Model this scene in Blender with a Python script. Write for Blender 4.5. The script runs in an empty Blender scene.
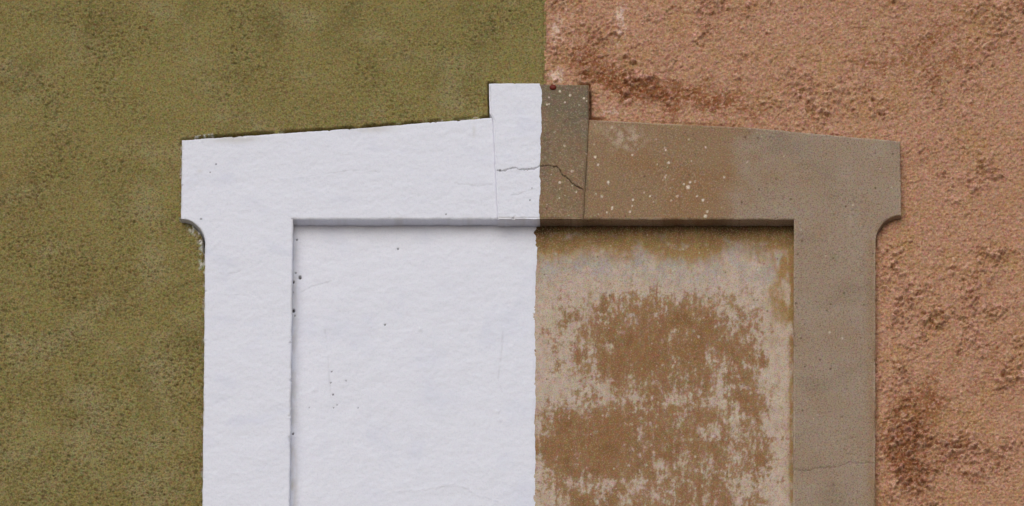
import bpy, math
import numpy as np
from mathutils import Vector, Matrix

# ------------------------------------------------------------------ camera, sky, sun, exposure
W, H = 1024, 506
scene = bpy.context.scene
CAM = Vector((0.8, -33.0, 1.6))
TGT = Vector((0.0, 0.0, 16.0))
cam_d = bpy.data.cameras.new('camera'); cam = bpy.data.objects.new('camera', cam_d)
scene.collection.objects.link(cam)
cam.location = CAM
cam.rotation_euler = (TGT - CAM).to_track_quat('-Z', 'Y').to_euler()
cam_d.sensor_width = 36.0
cam_d.lens = 36.0 * (TGT - CAM).length / 2.05
cam_d.clip_start = 0.1; cam_d.clip_end = 2000
scene.camera = cam
scene.render.resolution_x = W; scene.render.resolution_y = H

SUN_EL, SUN_AZ = math.radians(30), math.radians(-8)      # azimuth measured from -Y towards +X
sdir = Vector((math.sin(SUN_AZ) * math.cos(SUN_EL), -math.cos(SUN_AZ) * math.cos(SUN_EL), math.sin(SUN_EL)))
world = bpy.data.worlds.new('World'); scene.world = world; world.use_nodes = True
wn = world.node_tree.nodes; wl = world.node_tree.links
sky = wn.new('ShaderNodeTexSky'); sky.sky_type = 'NISHITA'; sky.sun_disc = False
sky.sun_elevation = SUN_EL
sky.sun_rotation = math.atan2(sdir.x, sdir.y)
sky.dust_density = 1.5; sky.air_density = 1.0; sky.ozone_density = 1.5
wl.new(sky.outputs[0], wn['Background'].inputs[0])
wn['Background'].inputs[1].default_value = 0.085
sun_d = bpy.data.lights.new('sun', 'SUN'); sun = bpy.data.objects.new('sun', sun_d)
scene.collection.objects.link(sun)
sun_d.energy = 1.5; sun_d.angle = math.radians(60); sun_d.color = (1.0, 0.985, 0.97)
sun.rotation_euler = sdir.to_track_quat('Z', 'Y').to_euler()
sun.location = (0, -10, 15)
vs = scene.view_settings
vs.view_transform = 'Standard'; vs.look = 'None'; vs.exposure = 0.02; vs.gamma = 1.0; vs.use_curve_mapping = False

# ------------------------------------------------------------------ wall-plane coordinates
R = np.array(cam.rotation_euler.to_matrix()); C0 = np.array(CAM)
F = cam_d.lens / 36.0 * W
def onplane(px, py, d):
    """wall drawing coordinates (units of about 2 mm) -> X, Z on the vertical plane y = d"""
    v = np.stack([(px - W / 2) / F, -(py - H / 2) / F, -np.ones_like(px)], -1) @ R.T
    t = (d - C0[1]) / v[..., 1]
    return C0[0] + v[..., 0] * t, C0[2] + v[..., 2] * t

# ------------------------------------------------------------------ noise
def _h(ix, iy, s):
    n = (ix.astype(np.int64) * 374761393 + iy.astype(np.int64) * 668265263 + s * 974634777) & 0xffffffff
    n = ((n ^ (n >> 13)) * 1274126177) & 0xffffffff
    n = ((n ^ (n >> 16)) * 2246822519) & 0xffffffff
    return ((n ^ (n >> 15)) & 0xffffff) / float(0x1000000)
def perlin(x, y, s=0):
    ix, iy = np.floor(x), np.floor(y); fx, fy = x - ix, y - iy
    u = fx * fx * fx * (fx * (fx * 6 - 15) + 10); v = fy * fy * fy * (fy * (fy * 6 - 15) + 10)
    def g(dx, dy):
        a = _h(ix + dx, iy + dy, s) * 2 * math.pi
        return np.cos(a) * (fx - dx) + np.sin(a) * (fy - dy)
    a = g(0, 0) * (1 - u) + g(1, 0) * u; b = g(0, 1) * (1 - u) + g(1, 1) * u
    return (a * (1 - v) + b * v) * 1.5
def fbm(x, y, s=0, o=4, gain=0.5):
    t = np.zeros_like(x); a = 1.0; n = 0.0
    for k in range(o):
        t += a * perlin(x + 17.3 * k, y - 9.1 * k, s + k * 7); n += a; a *= gain; x = x * 2.03; y = y * 2.03
    return t / n * 1.25
def worley(x, y, s=0):
    ix, iy = np.floor(x), np.floor(y)
    f1 = np.full(x.shape, 9.0); f2 = np.full(x.shape, 9.0); cid = np.zeros(x.shape)
    for dx in (-1, 0, 1):
        for dy in (-1, 0, 1):
            cx, cy = ix + dx, iy + dy
            d = np.hypot(cx + _h(cx, cy, s) - x, cy + _h(cx, cy, s + 1) - y)
            r = _h(cx, cy, s + 2); m = d < f1
            f2 = np.where(m, f1, np.minimum(f2, d)); cid = np.where(m, r, cid); f1 = np.where(m, d, f1)
    return f1, f2, cid
def sst(a, b, x):
    t = np.clip((x - a) / (b - a), 0, 1); return t * t * (3 - 2 * t)
def blob(x, y, cx, cy, rx, ry, p=1.0):
    return np.exp(-(((x - cx) / rx) ** 2 + ((y - cy) / ry) ** 2) * p)
def segdist(x, y, pts):
    d = np.full(x.shape, 1e9)
    for (x0, y0), (x1, y1) in zip(pts[:-1], pts[1:]):
        ex, ey = x1 - x0, y1 - y0; L = max(ex * ex + ey * ey, 1e-9)
        t = np.clip(((x - x0) * ex + (y - y0) * ey) / L, 0, 1)
        d = np.minimum(d, np.hypot(x - x0 - t * ex, y - y0 - t * ey))
    return d
def specks(x, y, size, density, s, r=0.35):
    """scattered round spots: 1 inside, 0 outside"""
    ix, iy = np.floor(x / size), np.floor(y / size); out = np.zeros(x.shape)
    for dx in (-1, 0, 1):
        for dy in (-1, 0, 1):
            cx, cy = ix + dx, iy + dy
            on = _h(cx, cy, s + 3) < density
            rr = r * (0.45 + 0.75 * _h(cx, cy, s + 4) ** 2)
            d = np.hypot(cx + _h(cx, cy, s) - x / size, (cy + _h(cx, cy, s + 1) - y / size))
            out = np.maximum(out, on * sst(1.25, 0.6, d / rr))
    return out
def warp(x, y, a=0.45):
    return x + a * fbm(x / 9, y / 9, 501, 3), y + a * fbm(x / 9, y / 9, 511, 3)

# ------------------------------------------------------------------ outlines of the surround
YB = 1150.0
def arc(cx, cy, r, a0, a1, n=10):
    return [(cx + r * math.cos(math.radians(a0 + (a1 - a0) * i / n)), cy + r * math.sin(math.radians(a0 + (a1 - a0) * i / n))) for i in range(n + 1)]
OUT_L = [(201.5, YB), (202.5, 506), (205, 244)] + arc(181, 244, 24.5, 0, -90) + [(181, 219), (182, 140), (350, 128.5), (490.5, 117.5)]
OUT_R = [(589, 119.5), (750, 127.5), (900, 141), (901, 215)] + arc(901, 241, 26, -90, -180) + [(875, 506), (875, YB)]
OUTER = OUT_L + [(489.5, 84), (542, 84), (588.5, 86)] + OUT_R
OPEN = [(287, YB), (289.5, 506), (293, 219), (794, 219), (793, 506), (792, YB)]
def inside(x, y, poly):
    r = np.zeros(x.shape, bool); n = len(poly)
    for i in range(n):
        x0, y0 = poly[i]; x1, y1 = poly[(i + 1) % n]
        if y0 == y1: continue
        c = ((y0 > y) != (y1 > y)) & (x < (x1 - x0) * (y - y0) / (y1 - y0) + x0); r ^= c
    return r

# ------------------------------------------------------------------ materials
K = 0.80
def lin(c):
    out = []
    for v in c:
        v = v / 255.0
        v = v / 12.92 if v <= 0.04045 else ((v + 0.055) / 1.055) ** 2.4
        out.append(min(v / K, 0.85))
    return (*out, 1.0)
def material(name, base, masks=(), noises=(), rough=0.9, bumps=(), spec=0.2, chroma=0.0):
    m = bpy.data.materials.new(name); m.use_nodes = True
    N, L = m.node_tree.nodes, m.node_tree.links
    b = N['Principled BSDF']; b.inputs['Roughness'].default_value = rough
    b.inputs['Specular IOR Level'].default_value = spec
    tc = N.new('ShaderNodeTexCoord')
    rgb = N.new('ShaderNodeRGB'); rgb.outputs[0].default_value = lin(base); cur = rgb.outputs[0]
    def mix(fac, col):
        nonlocal cur
        x = N.new('ShaderNodeMix'); x.data_type = 'RGBA'; x.clamp_factor = True
        L.new(fac, x.inputs[0]); L.new(cur, x.inputs[6]); x.inputs[7].default_value = lin(col); cur = x.outputs[2]
    for a, col in masks:
        at = N.new('ShaderNodeAttribute'); at.attribute_name = a; mix(at.outputs['Fac'], col)
    for sc, det, lo, hi, amt, col in noises:
        t = N.new('ShaderNodeTexNoise'); t.inputs['Scale'].default_value = sc; t.inputs['Detail'].default_value = det
        L.new(tc.outputs['Object'], t.inputs['Vector'])
        r = N.new('ShaderNodeMapRange'); r.interpolation_type = 'SMOOTHSTEP'
        r.inputs[1].default_value = lo; r.inputs[2].default_value = hi; r.inputs[3].default_value = 0; r.inputs[4].default_value = amt
        L.new(t.outputs[0], r.inputs[0]); mix(r.outputs[0], col)
    if chroma:                                        # fine aggregate and pigment variation
        for sc, amt in ((330, chroma), (110, chroma * .6)):
            t = N.new('ShaderNodeTexNoise'); t.inputs['Scale'].default_value = sc; t.inputs['Detail'].default_value = 2
            L.new(tc.outputs['Object'], t.inputs['Vector'])
            x = N.new('ShaderNodeMix'); x.data_type = 'RGBA'; x.blend_type = 'SOFT_LIGHT'; x.inputs[0].default_value = amt
            r = N.new('ShaderNodeVectorMath'); r.operation = 'MULTIPLY_ADD'
            r.inputs[1].default_value = (2.6, 2.6, 2.6); r.inputs[2].default_value = (-.8, -.8, -.8)
            L.new(t.outputs[1], r.inputs[0]); L.new(cur, x.inputs[6]); L.new(r.outputs[0], x.inputs[7]); cur = x.outputs[2]
    L.new(cur, b.inputs['Base Color'])
    prev = None
    for sc, dist, stg in bumps:
        t = N.new('ShaderNodeTexNoise'); t.inputs['Scale'].default_value = sc; t.inputs['Detail'].default_value = 4
        L.new(tc.outputs['Object'], t.inputs['Vector'])
        bp = N.new('ShaderNodeBump'); bp.inputs['Distance'].default_value = dist; bp.inputs['Strength'].default_value = stg
        L.new(t.outputs[0], bp.inputs['Height'])
        if prev: L.new(prev, bp.inputs['Normal'])
        prev = bp.outputs[0]
    if prev: L.new(prev, b.inputs['Normal'])
    return m

M_GREEN = material('olive_stucco', (130, 118, 70),
    [('warm', (122, 99, 58)), ('light', (143, 131, 92)), ('dark', (98, 88, 50)), ('pit', (74, 62, 34)), ('white', (205, 205, 205))],
    [(300, 4, .48, .63, .7, (88, 76, 43)), (260, 4, .5, .66, .45, (156, 143, 102))], .92, [(520, .003, .8)], chroma=.2)
M_PINK = material('pink_roughcast', (166, 126, 99),
    [('brown', (128, 84, 52)), ('ochre', (160, 123, 84)), ('grain_dark', (126, 84, 54)), ('grain_light', (212, 168, 144)), ('pale', (218, 192, 174)), ('rust', (120, 66, 36))],
    [(240, 4, .5, .64, .5, (122, 82, 56)), (210, 4, .52, .67, .5, (200, 160, 133))], .95, [(420, .003, .7)], chroma=.22)
M_WHITE = material('white_limewash', (208, 208, 217),
    [('soft', (199, 200, 211)), ('grime', (176, 170, 160)), ('hair', (150, 148, 150)), ('hole', (44, 38, 36))],
    [(300, 3, .48, .66, .3, (190, 191, 201))], .8, [(420, .0012, .35)], chroma=.05)
M_STONE = material('brown_cast_stone', (133, 107, 79),
    [('warm', (132, 100, 69)), ('grey', (144, 127, 110)), ('sooty', (104, 93, 75)), ('pale', (172, 152, 130)), ('dspeck', (88, 70, 54)),
     ('lspeck', (212, 198, 180)), ('crack', (52, 40, 32))],
    [(360, 4, .48, .64, .6, (102, 82, 64)), (340, 4, .5, .66, .35, (170, 150, 128))], .9, [(600, .0012, .5)], chroma=.14)
M_INFILL = material('weathered_render', (127, 93, 60),
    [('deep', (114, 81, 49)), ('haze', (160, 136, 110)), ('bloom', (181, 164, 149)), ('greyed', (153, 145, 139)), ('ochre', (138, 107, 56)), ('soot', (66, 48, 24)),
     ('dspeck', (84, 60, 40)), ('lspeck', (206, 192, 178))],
    [(480, 3, .47, .64, .4, (106, 80, 54)), (400, 3, .5, .67, .35, (180, 154, 126))], .92, [(600, .0012, .5)], chroma=.2)
M_RED = material('red_lacquer', (100, 38, 28), rough=.5)
M_ASPHALT = material('asphalt', (122, 118, 114), noises=[(3, 5, .4, .7, .5, (136, 130, 124))], rough=.95)
M_PAVE = material('pavement_concrete', (150, 146, 140), noises=[(5, 5, .4, .7, .5, (128, 124, 118))], rough=.95)

# ------------------------------------------------------------------ mesh builders
def link_mesh(name, co, quads, mat, parent=None, attrs=None):
    me = bpy.data.meshes.new(name)
    n, q = len(co), len(quads)
    me.vertices.add(n); me.vertices.foreach_set('co', np.ascontiguousarray(co, np.float32).ravel())
    me.loops.add(q * 4); me.loops.foreach_set('vertex_index', np.ascontiguousarray(quads, np.int32).ravel())
    me.polygons.add(q); me.polygons.foreach_set('loop_start', np.arange(0, q * 4, 4, dtype=np.int32))
    me.polygons.foreach_set('loop_total', np.full(q, 4, np.int32))
    me.polygons.foreach_set('use_smooth', np.ones(q, bool))
    for k, v in (attrs or {}).items():
        a = me.attributes.new(k, 'FLOAT', 'POINT'); a.data.foreach_set('value', np.ascontiguousarray(v, np.float32).ravel())
    me.update(calc_edges=True); me.validate()
    me.materials.append(mat)
    o = bpy.data.objects.new(name, me); scene.collection.objects.link(o)
    if parent:
        o.parent = parent
        if parent.type == 'EMPTY': o.matrix_parent_inverse = Matrix.Translation(-parent.location)
    return o
def near(A, B):
    """1 where the wall is finely meshed, 0 on the coarse mesh further out"""
    return sst(-255, -200, A) * sst(1285, 1230, A) * sst(-195, -150, B) * sst(715, 670, B)
def calm(at, A, B):
    w = near(A, B)
    return {k: v * w + (1 - w) * float(np.mean(v[w > .9])) * (k not in ('white', 'pale', 'rust')) for k, v in at.items()}
def slab(name, PX, PY, d, h, back, sides, attrs, mat, parent=None, keep=None, seg=5, grow=0.0):
    """relief surface over a (rows, cols) drawing grid at depth d, h in mm towards the viewer; named sides run back to depth 'back'"""
    nr, nc = PX.shape
    X, Z = onplane(PX, PY, d)
    Y = d - h / 1000.0
    co = np.stack([X, Y, Z], -1).reshape(-1, 3)
    idx = np.arange(nr * nc).reshape(nr, nc)
    q = np.stack([idx[1:, :-1], idx[1:, 1:], idx[:-1, 1:], idx[:-1, :-1]], -1).reshape(-1, 4)
    if keep is not None:
        q = q[keep.ravel()]
        used = np.unique(q); rm = np.full(nr * nc, -1); rm[used] = np.arange(len(used)); q = rm[q]
        co_f = co[used]; at = {k: v.ravel()[used] for k, v in attrs.items()}
    else:
        co_f = co; at = {k: v.ravel() for k, v in attrs.items()}
    cos, quads, ats, base = [co_f], [q], {k: [v] for k, v in at.items()}, len(co_f)
    runs = {'top': idx[0, :], 'right': idx[:, -1], 'bottom': idx[-1, ::-1], 'left': idx[::-1, 0]}
    for s in sides:
        r = runs[s]; p = co[r]; n = len(r)
        ts = np.linspace(0, 1, seg + 1)
        for j, t in enumerate(ts):
            c = p.copy(); c[:, 1] = p[:, 1] * (1 - t) + back * t
            if 0 < j < seg:
                w = 0.0008 * fbm(p[:, 0] * 60, p[:, 2] * 60 + j * 3.1, 77 + j, 2)
                if s in ('top', 'bottom'): c[:, 2] += w
                else: c[:, 0] += w
            cos.append(c)
            for k, v in attrs.items(): ats[k].append(v.ravel()[r])
        g = base + np.arange((seg + 1) * n).reshape(seg + 1, n)
        quads.append(np.stack([g[:-1, :-1], g[:-1, 1:], g[1:, 1:], g[1:, :-1]], -1).reshape(-1, 4))
        base += (seg + 1) * n
    return link_mesh(name, np.concatenate(cos), np.concatenate(quads), mat, parent, {k: np.concatenate(v) for k, v in ats.items()})
def box(name, x0, x1, y0, y1, z0, z1, mat, nx=8):
    co = np.array([(x, y, z) for z in (z0, z1) for y in (y0, y1) for x in (x0, x1)])
    q = [(0, 2, 3, 1), (4, 5, 7, 6), (0, 1, 5, 4), (2, 6, 7, 3), (0, 4, 6, 2), (1, 3, 7, 5)]
    o = link_mesh(name, co, np.array(q), mat)
    o.data.polygons.foreach_set('use_smooth', np.zeros(6, bool))
    return o
def axis(*spans):
    out = []
    for a, b, st in spans:
        out.append(np.arange(a, b, st))
    out.append(np.array([spans[-1][1]], float))
    return np.concatenate(out)
def tag(o, label=None, category=None, group=None, kind=None):
    for k, v in (('label', label), ('category', category), ('group', group), ('kind', kind)):
        if v: o[k] = v
    return o

D_WALL, D_FILL, D_BACK = 0.019, 0.035, 0.10

# ------------------------------------------------------------------ the setting: street below
tag(box('ground', -400, 400, -400, 400, -0.6, 0.0, M_ASPHALT), kind='structure')
tag(box('pavement', -60, 60, -3.0, D_WALL + 0.05, 0.004, 0.13, M_PAVE), kind='structure')

# ------------------------------------------------------------------ house walls
def ymax(): return 7700.0
def edge_gap(x, y):
    """open joint between plaster and surround, deepest along the left lintel and beside the keystone"""
    d = segdist(x, y, OUTER)
    n = fbm(x / 14, y / 14, 91, 3)
    along_l = blob(x, y, 330, 130, 150, 40) + blob(x, y, 230, 138, 30, 14)
    key = blob(x, y, 590, 104, 12, 26) * 1.4 + blob(x, y, 489, 100, 8, 26) + blob(x, y, 196, 232, 18, 18)
    notch = blob(x, y, 885, 224, 20, 20) * .5
    low = blob(x, y, 700, 125, 90, 18) * .35
    side = 0.25 * (y > 240)
    amt = sst(.15, .75, along_l * (.75 + 0.9 * n) + key + notch + low + side)
    return amt * sst(3.0 + 1.6 * n, 0.8, d), d

xs = axis((-4000, -260, 60), (-260, -40, 3), (-40, 546.0, .9)); ys = axis((-1500, -200, 40), (-200, -40, 3), (-40, 530, .9), (530, 720, 3), (720, ymax(), 40))
PX, PY = np.meshgrid(xs, ys); PX, PY = warp(PX, PY, .7)
ins = inside(PX, PY, OUTER); gap, dd = edge_gap(PX, PY)
deep = ins & (dd > 9); qk = ~(deep[1:, :-1] & deep[1:, 1:] & deep[:-1, 1:] & deep[:-1, :-1])
A, B = PX, PY
lowfreq = fbm(A / 120, B / 120, 11, 4); mid = fbm(A / 40, B / 34, 21, 4)
dens = sst(-.5, .6, fbm(A / 70, B / 60, 31, 3) + .35 * sst(150, 450, B) + .15 * sst(250, 0, A))
stre = fbm((A + .35 * B) / 5.5, (B - .3 * A) / 2.5, 41, 4, .7)
pit = sst(.30 - .25 * dens, .62 - .2 * dens, stre) * (.25 + .75 * dens)
pit2 = sst(.3, .65, fbm(A / 3.2, B / 2.4, 47, 2)) * (.3 + .7 * dens)
scar = np.maximum(sst(1.6, .3, segdist(A, B + 2.5 * fbm(A / 9, B / 9, 5, 2), [(172, 290), (186, 283), (204, 281)])) * .8,
                  sst(1.4, .3, segdist(A, B + 2 * fbm(A / 9, B / 9, 6, 2), [(46, 107), (54, 99), (58, 94)])))
scar = np.maximum(scar, .6 * sst(1.4, .3, segdist(A, B + 3 * fbm(A / 9, B / 9, 8, 2), [(2, 283), (30, 285), (60, 289)])))
dl = segdist(A, B, OUT_L)
flake = fbm(A / 5, B / 5, 61, 3)
smear = np.clip(sst(5.5, 1.5, segdist(A, B, [(190, 227), (200, 235), (203.5, 250), (203, 270)])) * sst(-.25, .25, flake), 0, 1) * .8
smear = np.maximum(smear, sst(3.2, 1.6, segdist(A, B, [(196, 138.5), (212, 136)])) * sst(-.2, .1, flake) * .9)
smear = np.maximum(smear, sst(1.5, .5, np.abs(dl - .6)) * sst(.05, .35, fbm(A / 12, B / 12, 63, 3)) * .45)
edge544 = sst(2.5, 0, np.abs(A - 544.5)) * (B < 84)
h = 1.6 * lowfreq + .8 * mid + 1.3 * fbm(A / 6, B / 4.5, 51, 3) + 1.0 * fbm(A / 2.5, B / 2.3, 55, 2) - 2.6 * pit - 2.2 * pit2 - 1.6 * scar - 22 * gap + 2.5 * smear * flake - 3 * edge544
green = slab('stucco_wall', PX, PY, D_WALL, h * near(A, B), 0.45, ['top', 'left'],
    calm(dict(warm=sst(-.2, .9, lowfreq + .3 * mid) * .35, light=sst(.0, .8, fbm(A / 60, B / 45, 71, 4) + .25 * sst(200, 480, B)) * .8,
         dark=sst(.05, .8, fbm(A / 55, B / 55, 81, 4) + .25 * sst(150, 0, B) * sst(-.2, .5, mid)) * .45,
         pit=np.clip(pit * .75 + pit2 * .45 + scar * .6, 0, 1), white=smear), A, B), M_GREEN, keep=qk)
tag(green, 'olive green smooth stucco house wall on the left', 'wall', kind='thing')

xs = axis((544.4, 1064, .8), (1064, 1290, 3), (1290, 5000, 60)); ys = axis((-1500, -200, 40), (-200, -40, 3), (-40, 530, .8), (530, 720, 3), (720, ymax(), 40))
PX, PY = np.meshgrid(xs, ys); PX, PY = warp(PX, PY, .8)
ins = inside(PX, PY, OUTER); gap, dd = edge_gap(PX, PY)
deep = ins & (dd > 9); qk = ~(deep[1:, :-1] & deep[1:, 1:] & deep[:-1, 1:] & deep[:-1, :-1])
A, B = PX, PY
wx, wy = A + 2.2 * fbm(A / 7, B / 7, 101, 2), B + 2.2 * fbm(A / 7, B / 7, 111, 2)
f1, f2, c1 = worley(wx / 5.8, wy / 5.0, 121); g1, g2, c2 = worley(wx / 3.6, wy / 3.2, 131)
big = fbm(A / 95, B / 85, 141, 4)
smooth_band = blob(A, B, 640, 112, 60, 14) + blob(A, B, 800, 126, 90, 12) + blob(A, B, 990, 70, 60, 90) * .5 + blob(A, B, 790, 30, 60, 40) * .5 + sst(12, 2, np.abs(A - 882)) * (B > 230) * .7
streak = segdist(A + 5 * fbm(A / 16, B / 16, 145, 2), B + 8 * fbm(A / 20, B / 20, 147, 2), [(575, 52), (600, 70), (618, 86), (655, 92), (700, 98), (770, 112)])
stain = 1.2 * np.exp(-(streak / 15) ** 2) * np.interp(A, [560, 600, 700, 780], [.5, 1, .8, .35]) + .95 * blob(A, B, 922, 408, 30, 30) + .9 * blob(A, B, 903, 452, 22, 40) + .5 * blob(A, B, 960, 470, 60, 34) + .4 * blob(A, B, 950, 50, 60, 60) + .35 * blob(A, B, 880, 60, 60, 40)
stain += .4 * blob(A, B, 1000, 370, 40, 40)
rough = np.clip(sst(-.4, .6, big + .6 * fbm(A / 26, B / 24, 143, 3) + .4 * stain) - .45 * smooth_band, .3, 1)
sn = fbm(A / 22, B / 18, 151, 4)
h = 3.0 * big + rough ** 1.4 * (14 * (.75 - f1) * sst(.3, .9, c1) + 13 * (.7 - g1) * sst(.2, .9, c2) + 5.5 * fbm(A / 8, B / 7, 165, 4, .7)) + 2.4 * fbm(A / 2.8, B / 2.5, 161, 2) + 1.2 * fbm(A / 14, B / 14, 163, 3) - 15 * gap - 1.5
h -= 3 * sst(3, 0, A - 544.9) * (B < 84)
pale = .8 * blob(A, B, 557, 32, 8, 16) + .85 * blob(A, B, 620, 20, 7, 26) + 1.2 * blob(A, B, 556, 76, 8, 9) + .55 * blob(A, B, 612, 112, 20, 9) + .35 * blob(A, B, 570, 8, 14, 14)
pink = slab('roughcast_wall', PX, PY, D_WALL, h * near(A, B), 0.45, ['top', 'right'],
    calm(dict(brown=sst(.2, .95, stain * (1 + .5 * fbm(A / 8, B / 7, 193, 3)) + .5 * sn + .75 * fbm(A / 5.5, B / 4.5, 189, 4, .65)) * .95, ochre=sst(-.1, .7, fbm(A / 40, B / 40, 171, 4)) * .75,
         grain_dark=sst(.28, .62, fbm(A / 5, B / 4, 183, 3, .65) + .6 * (rough - .55) + .2 * sn) * .9, grain_light=sst(.28, .6, fbm(A / 4.5, B / 3.6, 187, 3, .6) + .2 * (rough - .5)) * .55 + sst(.5, .85, c1) * sst(.6, .3, f1) * rough * .6,
         pale=sst(.35, 1.1, pale + .9 * fbm(A / 4, B / 6, 181, 4, .65) * sst(.02, .3, pale)) * .75,
         rust=sst(.55, 1.2, stain + .8 * fbm(A / 9, B / 7, 191, 3)) * .35), A, B), M_PINK, keep=qk)
tag(pink, 'terracotta pink coarse roughcast house wall on the right', 'wall', kind='thing')

# ------------------------------------------------------------------ window surround
bx, bz = onplane(np.array([540.0]), np.array([YB]), 0.0)
surround = bpy.data.objects.new('window_surround', None); scene.collection.objects.link(surround)
surround.location = (float(bx[0]), 0, float(bz[0]))
tag(surround, 'moulded window surround with eared corners and keystone, half white, half bare brown', 'window surround', kind='thing')

CRACK = [(497, 171.5), (503, 172), (508, 170), (514, 168.5), (520, 170.5), (528, 170), (535, 169.5), (541, 166.5), (549, 167), (556, 166.8), (560, 171), (563, 176), (568, 179), (572, 184), (577, 187), (583, 190)]
HAIR = [[(541, 142), (556, 141), (571, 143)], [(585, 190), (612, 191), (645, 189)], [(499, 199), (508, 196), (518, 195), (535, 190)], [(545, 136), (560, 128), (566, 121), (586, 116)],
        [(455, 183), (478, 186), (492, 184)], [(207, 273), (225, 274), (240, 271)], [(300, 178), (330, 173), (352, 170), (380, 172)]]
JCRACK = [(794, 470), (808, 470), (822, 467), (838, 467), (850, 462), (862, 463), (876, 463)]
def face_height(A, B, white):
    n = fbm(A / 10, B / 10, 201, 3)
    d = np.minimum(segdist(A, B, OUTER), segdist(A, B, OPEN))
    h = -2.2 * np.clip(1 - d / (1.5 + .8 * n), 0, 1) ** 2
    chip = sst(.42, .6, fbm(A / 7, B / 7, 207, 3)) * sst(3.2, .5, d)
    h += -3.0 * chip + 1.6 * fbm(A / 90, B / 70, 211, 3)
    cr = sst(.85, .2, segdist(A, B + 1.3 * fbm(A / 4, B / 4, 215, 3), CRACK)) * (.75 + .25 * sst(535, 560, A))
    hr = np.zeros_like(A)
    for p in HAIR: hr = np.maximum(hr, sst(.9, .2, segdist(A, B + 1.2 * fbm(A / 5, B / 5, 219, 2), p)) * sst(-.5, .2, fbm(A / 12, B / 12, 221, 2)))
    jc = sst(.8, .2, segdist(A, B + 1.2 * fbm(A / 6, B / 6, 223, 2), JCRACK))
    h -= 3 * cr + .5 * hr + 1.2 * jc
    if white:
        h += .85 * fbm(A / 20, B / 12, 231, 4) + .55 * fbm(A / 5, B / 4.5, 235, 3)
    else:
        h += .45 * fbm(A / 20, B / 20, 241, 3) + .35 * fbm(A / 3, B / 3, 245, 2)
    return h, d, cr, hr, jc
def white_attrs(A, B, d, cr, hr, jc):
    grime = .55 * blob(A, B, 235, 139.5, 26, 3.5) + .5 * blob(A, B, 372, 129, 22, 3.5) + .3 * sst(2.2, .5, d) * sst(0, .4, fbm(A / 15, B / 15, 251, 3))
    grime = grime + .35 * blob(A, B, 474, 131, 1.6, 6) + .35 * blob(A, B, 200, 171, 3, 2)
    hole = np.zeros_like(A)
    for x, y, r in [(216, 164, .9), (210, 172, .7), (201, 219, 1.1), (446, 214, .9), (530, 201, .9), (532, 189, .6), (500, 171.5, 1.3)]:
        hole = np.maximum(hole, sst(r * 1.4, r * .5, np.hypot(A - x, B - y)) * .75)
    hole = np.maximum(hole, cr * .6)
    return dict(soft=sst(.1, .8, fbm(A / 50, B / 24, 261, 4)) * .7, grime=np.clip(grime, 0, 1), hair=np.clip(hr * .25, 0, 1), hole=hole)
def stone_attrs(A, B, d, cr, hr, jc):
    n = fbm(A / 40, B / 40, 271, 4)
    key = sst(0, 1, A > 0) * ((A < 588) & (A > 538) & (B < 219.5))
    grey = .75 * sst(718, 766, A + 34 * n + .25 * (B - 180)) + .25 * sst(690, 820, A + 40 * n)
    grey = np.clip(grey * (.85 + .4 * n) - .55 * sst(862, 874, A + 6 * n) * (B > 240), 0, 1)
    pale = 1.2 * blob(A, B, 626, 138, 17, 11) * sst(-.35, .5, fbm(A / 7, B / 7, 281, 3)) + .6 * sst(2.2, .6, d) * sst(-.5, .3, n)  # whitish spot, plus sky light on the rounded edges painted in as a rim
    pale = pale + .3 * blob(A, B, 600, 128, 14, 6)
    soot = key * (.3 + sst(175, 95, B + 30 * n) * .6 + .35 * sst(.0, .6, fbm(A / 20, B / 20, 285, 3)) * sst(215, 180, B)) + .3 * sst(.1, .7, fbm(A / 70, B / 40, 287, 3))
    zone = np.clip(sst(-.3, .6, fbm(A / 45, B / 45, 291, 3)) + .5 * key + .5 * sst(760, 640, A) * sst(150, 190, B), 0, 1)
    lsp = np.maximum(specks(A, B, 11, .28, 301, .12) * zone * sst(800, 700, A), specks(A, B, 19, .3, 311, .075) * zone * .6)
    for x, y, r in [(688, 187, 2.0), (690, 182, 1.2), (684, 184, 1.1), (703, 200, 1.4), (697, 196, 1.1), (705.5, 216, 1.7), (632.5, 155, 1.2), (633, 200, 1.2), (650, 196, 1.1), (665, 177, 1.1), (669, 162, 1.3),
                    (595, 157, 1.3), (724, 177, 1.1), (630, 212, 1.1), (612, 209, 1.0), (560, 92, 1.2), (570, 96, 1.2), (547, 105, 1.1), (565, 103, 1.0), (549, 98, .9), (584, 99, 1.1)]:
        lsp = np.maximum(lsp, sst(r * 1.3, r * .6, np.hypot(A - x, B - y)))
    dsp = np.maximum(specks(A, B, 3.0, .3, 321, .25) * .35, specks(A, B, 14, .25, 331, .08) * .9)
    return dict(warm=sst(-.1, .7, fbm(A / 60, B / 50, 341, 4) + .3 * blob(A, B, 690, 185, 90, 40)) * .9, grey=grey, sooty=np.clip(soot, 0, 1), pale=np.clip(pale, 0, .8),
                dspeck=np.clip(dsp, 0, 1), lspeck=np.clip(lsp * .9, 0, 1), crack=np.clip(np.maximum(cr, np.maximum(hr * .4, jc * .4)), 0, 1))
def surround_part(name, PX, PY, white, sides, parent, lift=None, proud=0.0, seg=6):
    A, B = PX, PY
    h, d, cr, hr, jc = face_height(A, B, white)
    h = h + proud + (0 if lift is None else lift(A, B))
    PX, PY = warp(A, B)
    at = white_attrs(A, B, d, cr, hr, jc) if white else stone_attrs(A, B, d, cr, hr, jc)
    return slab(name, PX, PY, 0.0, h, D_BACK, sides, at, M_WHITE if white else M_STONE, parent, seg=seg)
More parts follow.
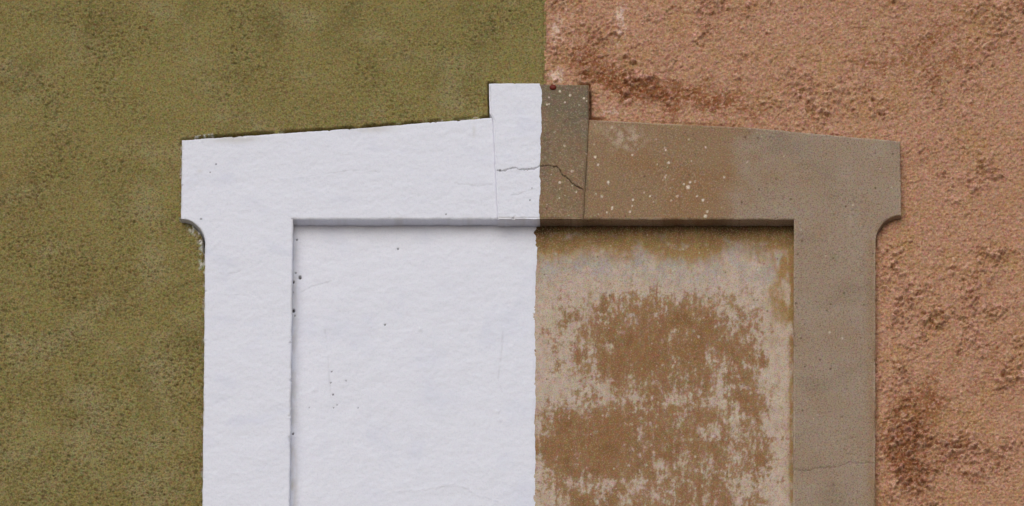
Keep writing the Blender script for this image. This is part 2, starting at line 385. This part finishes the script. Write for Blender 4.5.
def lerp_grid(tl, tr, bl, br, nc, nr, topf=None):
    u = np.linspace(0, 1, nc)[None, :]; v = np.linspace(0, 1, nr)[:, None]
    X = (tl[0] * (1 - u) + tr[0] * u) * (1 - v) + (bl[0] * (1 - u) + br[0] * u) * v
    yt = (tl[1] * (1 - u) + tr[1] * u) if topf is None else topf(tl[0] * (1 - u) + tr[0] * u)
    Y = yt * (1 - v) + (bl[1] * (1 - u) + br[1] * u) * v
    return X, Y

# left lintel (white) and right lintel (bare), meeting the keystone in a shallow joint
def topL(x): return np.interp(x, [182, 350, 495], [140, 128.5, 117.2])
def topR(x): return np.interp(x, [585, 589, 750, 900], [119.2, 119.5, 127.5, 141])
jl = [(492.5, 110), (494, 118), (499, 219)]; jr = [(589.5, 110), (588, 120), (582.5, 219)]
PX, PY = lerp_grid((182, 140), (494, 118), (181, 219), (499, 219), 470, 128, topL)
lt = surround_part('lintel', PX, PY, True, ['top', 'left', 'bottom', 'right'], surround, lambda A, B: -3.5 * sst(2.4, .3, segdist(A, B, jl)))
tag(lt, 'white painted half of the lintel')
PX, PY = lerp_grid((588, 119.4), (900, 141), (582.5, 219), (901, 219), 470, 128, topR)
PY = PY - 4.0 * sst(0, 1, (PX - 794) / 106) * ((PY - topR(PX)) / (219 - topR(PX)))      # this ear ends a little higher
lt2 = surround_part('lintel', PX, PY, False, ['top', 'right', 'bottom', 'left'], surround, lambda A, B: -3.0 * sst(2.2, .3, segdist(A, B, jr)))
tag(lt2, 'bare brown half of the lintel')
# jambs with the concave notch under each ear
th = np.radians(np.linspace(0, 90, 40))
yl = np.concatenate([243.5 - 24.5 * np.cos(th), axis((244.2, 540, .75), (540, YB, 12))])
xl = np.concatenate([181 + 24.2 * np.sin(th), np.interp(yl[40:], [243.5, 506, YB], [205.2, 202.5, 201.5])])
xr = np.interp(yl, [219, 506, YB], [293, 289.5, 287])
u = np.linspace(0, 1, 130)[None, :]
PX = xl[:, None] * (1 - u) + xr[:, None] * u; PY = np.repeat(yl[:, None], 130, 1)
tag(surround_part('jamb', PX, PY, True, ['left', 'right'], surround), 'white painted jamb')
yr = np.concatenate([244.0 - 25 * np.cos(th), axis((244.7, 540, .75), (540, YB, 12))])
xo = np.concatenate([901 - 25.7 * np.sin(th), np.interp(yr[40:], [244, 506, YB], [875.3, 875, 875])])
xi = np.interp(yr, [219, 506, YB], [794, 793, 792])
PX = xi[:, None] * (1 - u) + xo[:, None] * u; PY = np.repeat(yr[:, None], 130, 1)
PY = PY - 4.0 * sst(0, 1, (PX - 794) / 106) * sst(300, 219, PY)
tag(surround_part('jamb', PX, PY, False, ['left', 'right'], surround), 'bare brown jamb')
# keystone: bare stone body, white coat over its left half
def keyedge(y, side):
    if side == 'l': return np.interp(y, [84, 113, 120, 219], [489.5, 489.8, 493.6, 498.5])
    return np.interp(y, [85, 119, 219], [588.8, 588.4, 583.0])
ky = axis((84.6, 219.4, .55)); nc = 190
uu = np.linspace(0, 1, nc)[None, :]
KX = keyedge(ky, 'l')[:, None] * (1 - uu) + keyedge(ky, 'r')[:, None] * uu
KY = ky[:, None] + (1 - (ky[:, None] - 84.6) / 134.8) * 1.2 * uu
def keylift(A, B):
    e = np.minimum(np.abs(A - keyedge(B, 'l')), np.abs(A - keyedge(B, 'r')))
    return -1.8 * sst(1.6, .2, e)
key = surround_part('keystone', KX, KY, False, ['left', 'right', 'top', 'bottom'], surround, keylift, 4.0)
tag(key, 'keystone, white on its left half and bare brown on its right')
pe = 541.8 - 2.0 * sst(90, 215, ky) + 1.6 * fbm(ky / 22, ky * 0, 401, 3) + .5 * fbm(ky / 4, ky * 0, 405, 2)
pe = pe - 1.5 * np.exp(-((ky - 85) / 3) ** 2)
CX = (keyedge(ky, 'l') - .4)[:, None] * (1 - uu[:, ::2]) + pe[:, None] * uu[:, ::2]
CY = np.repeat(ky[:, None], CX.shape[1], 1); CY[0] -= .5; CY[-1] += .4
surround_part('white_paint', CX, CY, True, ['left', 'right', 'top', 'bottom'], key, lambda A, B: keylift(np.where(A > 530, 530, A), B), 5.0)

# ------------------------------------------------------------------ blind window: plaster infill with a white coat over its left half
ox, oz = onplane(np.array([540.0]), np.array([YB]), D_FILL)
blind = bpy.data.objects.new('blind_window', None); scene.collection.objects.link(blind)
blind.location = (float(ox[0]), D_FILL, float(oz[0]))
tag(blind, 'walled-up window recess inside the surround, white half and stained brown half', 'blind window', kind='thing')
rows = axis((203, 535, .62), (535, YB, 12))
PX, PY = np.meshgrid(axis((283, 523, 8), (523, 803, .62)), rows); PX, PY = warp(PX, PY, .3)
A, B = PX, PY
vs_ = fbm(A / 4.2, B / 17, 601, 4)                     # vertical runs
fine = fbm(A / 3.2, B / 4.2, 611, 4, .65); med = fbm(A / 26, B / 30, 621, 4)
fine = fbm(A / 4.2, B / 5.2, 611, 5, .78); patch = fbm(A / 13, B / 17, 615, 4, .6)
field = (np.interp(B + 10 * med, [282, 318, 356], [1.12, .52, .12]) + .75 * blob(A, B, 545, 380, 40, 34) + .45 * blob(A, B, 595, 392, 50, 16) + .6 * blob(A, B, 538, 340, 10, 70) + .5 * blob(A, B, 537, 440, 6, 60)
         + .75 * blob(A, B, 543, 500, 18, 26) + .62 * blob(A, B, 600, 484, 38, 7) + .5 * blob(A, B, 664, 466, 12, 16) + .4 * blob(A, B, 690, 468, 14, 12)
         + .36 * blob(A, B, 716, 370, 16, 44) + .45 * blob(A, B, 728, 412, 22, 26) + .4 * blob(A, B, 680, 388, 14, 40) + .35 * blob(A, B, 640, 430, 14, 26) + .25 * blob(A, B, 580, 340, 40, 40)
         + 1.0 * sst(748, 778, A + 12 * med) * (1 - .8 * blob(A, B, 764, 455, 16, 26)) + .4 * blob(A, B, 740, 480, 24, 34) + .3 * blob(A, B, 650, 500, 60, 14))
field -= .45 * blob(A, B, 606, 312, 22, 20) + .55 * blob(A, B, 690, 316, 34, 22) + .4 * blob(A, B, 645, 300, 16, 26) + .34 * blob(A, B, 632, 350, 40, 26) + .3 * blob(A, B, 590, 440, 60, 30) + .3 * blob(A, B, 700, 345, 26, 26)
f = field + .42 * vs_ + .95 * fine + .3 * med + .7 * patch + .05
bloom = sst(.34, .9, f) * (.72 + .28 * sst(-.5, .4, fbm(A / 9, B / 12, 645, 3))); haze = sst(-.25, .95, field + .4 * med + .3 * vs_ + .5 * patch) * .5
top_o = 1.1 * sst(268, 240, B + 11 * med + 5 * vs_ - 10 * blob(A, B, 705, 250, 30, 20) + 12 * blob(A, B, 735, 245, 26, 20)) * sst(-.75, .15, fbm(A / 16, B / 10, 631, 4) + .15)
side_o = (sst(758, 782, A + 12 * med + 4 * vs_) * sst(360, 300, B + 30 * med) + sst(787.5, 790.5, A + 1.2 * fbm(A / 3, B / 20, 633, 2)) * .9) * .9
side_o = side_o * sst(-.6, .2, fbm(A / 9, B / 20, 635, 3)) + .6 * blob(A, B, 539, 250, 3, 24)
greyed = sst(295, 262, B + 10 * med) * sst(-.5, .5, fbm(A / 18, B / 16, 641, 4)) * .95
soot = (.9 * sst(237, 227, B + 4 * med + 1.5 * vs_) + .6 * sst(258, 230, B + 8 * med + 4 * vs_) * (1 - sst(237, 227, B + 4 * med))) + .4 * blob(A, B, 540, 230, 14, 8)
h = 1.8 * fbm(A / 80, B / 70, 651, 3) + .5 * bloom + .5 * fine + .5 * med + .3 * fbm(A / 2, B / 2, 655, 2) - 4.0 * (A < 524)
dsp = specks(A, B, 13, .3, 661, .07) * .7; lsp = np.maximum(specks(A, B, 10, .25, 671, .07), specks(A, B, 27, .3, 681, .05)) * .5
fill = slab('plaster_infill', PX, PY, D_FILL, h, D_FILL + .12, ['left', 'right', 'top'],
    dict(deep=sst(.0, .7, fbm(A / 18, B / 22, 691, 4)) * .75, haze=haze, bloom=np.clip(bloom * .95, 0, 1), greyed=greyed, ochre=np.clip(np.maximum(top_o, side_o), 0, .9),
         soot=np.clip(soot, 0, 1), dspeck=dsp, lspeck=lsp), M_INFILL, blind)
tag(fill, 'brown plaster with pale bloom and ochre stains')
pe = 536.3 - 1.2 * sst(240, 330, rows) + 2.2 * fbm(rows / 34, rows * 0, 701, 3) + .5 * fbm(rows / 6, rows * 0, 705, 3) + 1.5 * np.exp(-((rows - 226) / 4) ** 2) - 2.4 * np.exp(-((rows - 233) / 2.5) ** 2)
nc = 320; uu = np.linspace(0, 1, nc)[None, :]
PX = 283 * (1 - uu) + pe[:, None] * uu; PY = np.repeat(rows[:, None], nc, 1); A, B = PX, PY
hole = np.zeros_like(A); bump = np.zeros_like(A)
for x, y, r in [(300, 277.5, 1.7), (293.5, 282.5, 1.3), (292.5, 292.5, .9), (293.5, 311, 1.6), (295, 316, .8), (296, 273, .7), (293, 434, 1.0), (333, 395, .8), (331, 383, .6), (385, 325, .8),
                (398, 249, .9), (346, 381, .6), (332, 372, .6), (337, 405, .5), (334, 408, .6), (309, 408, .6), (297, 240, .8), (292, 231, 1.2), (358, 408, .6)]:
    q_ = np.hypot((A - x) + .5 * fbm(A / 3, B / 3, 711, 2), (B - y) * .85); hole = np.maximum(hole, sst(r * 1.35, r * .55, q_) * min(1, .45 + r * .5))
for x, y, r in [(314, 390.5, 2.6), (293, 490, 4), (420, 330, 2), (500, 420, 2.2), (498, 412, 1.5)]:
    bump += blob(A, B, x, y, r, r)
hr = np.zeros_like(A)
for p in [[(300, 293), (312, 287), (325, 283), (338, 281)], [(503, 330), (502, 350), (498, 380), (502, 392)], [(440, 488), (455, 485), (468, 490), (480, 496), (498, 503)], [(325, 330), (328, 360), (331, 400)]]:
    hr = np.maximum(hr, sst(1.3, .2, segdist(A, B + fbm(A / 5, B / 5, 721, 2), p)) * sst(-.4, .2, fbm(A / 10, B / 10, 725, 2)))
ridge = sst(2.2, .2, segdist(A, B + fbm(A / 6, B / 6, 727, 2), [(395, 492), (420, 490), (455, 484), (468, 490), (482, 497), (498, 503)]))
h = 1.5 + 1.8 * fbm(A / 80, B / 70, 651, 3) + 1.0 * fbm(A / 20, B / 14, 731, 4) + .5 * fbm(A / 5, B / 5, 735, 3) - 3.5 * hole + 1.6 * bump - .5 * hr + .5 * ridge
h -= .8 * sst(3.5, .2, pe[:, None] - A)
PXw, PYw = warp(PX, PY, .15)
coat = slab('white_paint', PXw, PYw, D_FILL, h, D_FILL + .02, ['right'],
    dict(soft=sst(.0, .8, fbm(A / 45, B / 60, 741, 4)) * .7, grime=np.clip(.55 * sst(301, 291, A) * sst(-.4, .4, fbm(A / 6, B / 25, 745, 3)) + .3 * blob(A, B, 293, 488, 4, 5), 0, 1), hair=hr * .22, hole=hole), M_WHITE, fill)
tag(coat, 'white painted left half of the infill')

# ------------------------------------------------------------------ tiny red lump on the keystone's top edge
X, Z = onplane(np.array([553.0]), np.array([88.2]), 0.0)
nu, nv = 14, 9
a = np.linspace(0, 2 * math.pi, nu, endpoint=False)[None, :]; b = np.linspace(-1.5, 1.5, nv)[:, None]
rr = 1 + .12 * perlin(np.cos(a) * 1.7 + b, np.sin(a) * 1.7 - b, 801)
co = np.stack([float(X[0]) + .0070 * rr * np.cos(a) * np.cos(b), -0.0045 + .0035 * rr * np.sin(b) + 0 * a, float(Z[0]) + .0058 * rr * np.sin(a) * np.cos(b)], -1).reshape(-1, 3)
idx = np.arange(nu * nv).reshape(nv, nu); nx = np.roll(idx, -1, 1)
q = np.stack([idx[:-1], nx[:-1], nx[1:], idx[1:]], -1).reshape(-1, 4)
cap = [(0, 13 - k, 12 - k, 11 - k) for k in (0, 2, 4, 6, 8, 10)][:6]
capf = [(idx[0, 0], idx[0, k + 2], idx[0, k + 1], idx[0, k]) for k in range(1, nu - 2, 2)]
capb = [(idx[-1, 0], idx[-1, k], idx[-1, k + 1], idx[-1, k + 2]) for k in range(1, nu - 2, 2)]
lump = link_mesh('red_lump', co, np.concatenate([q, np.array(capf), np.array(capb)]), M_RED)
tag(lump, 'tiny dark red lump at the top edge of the keystone', 'lump')
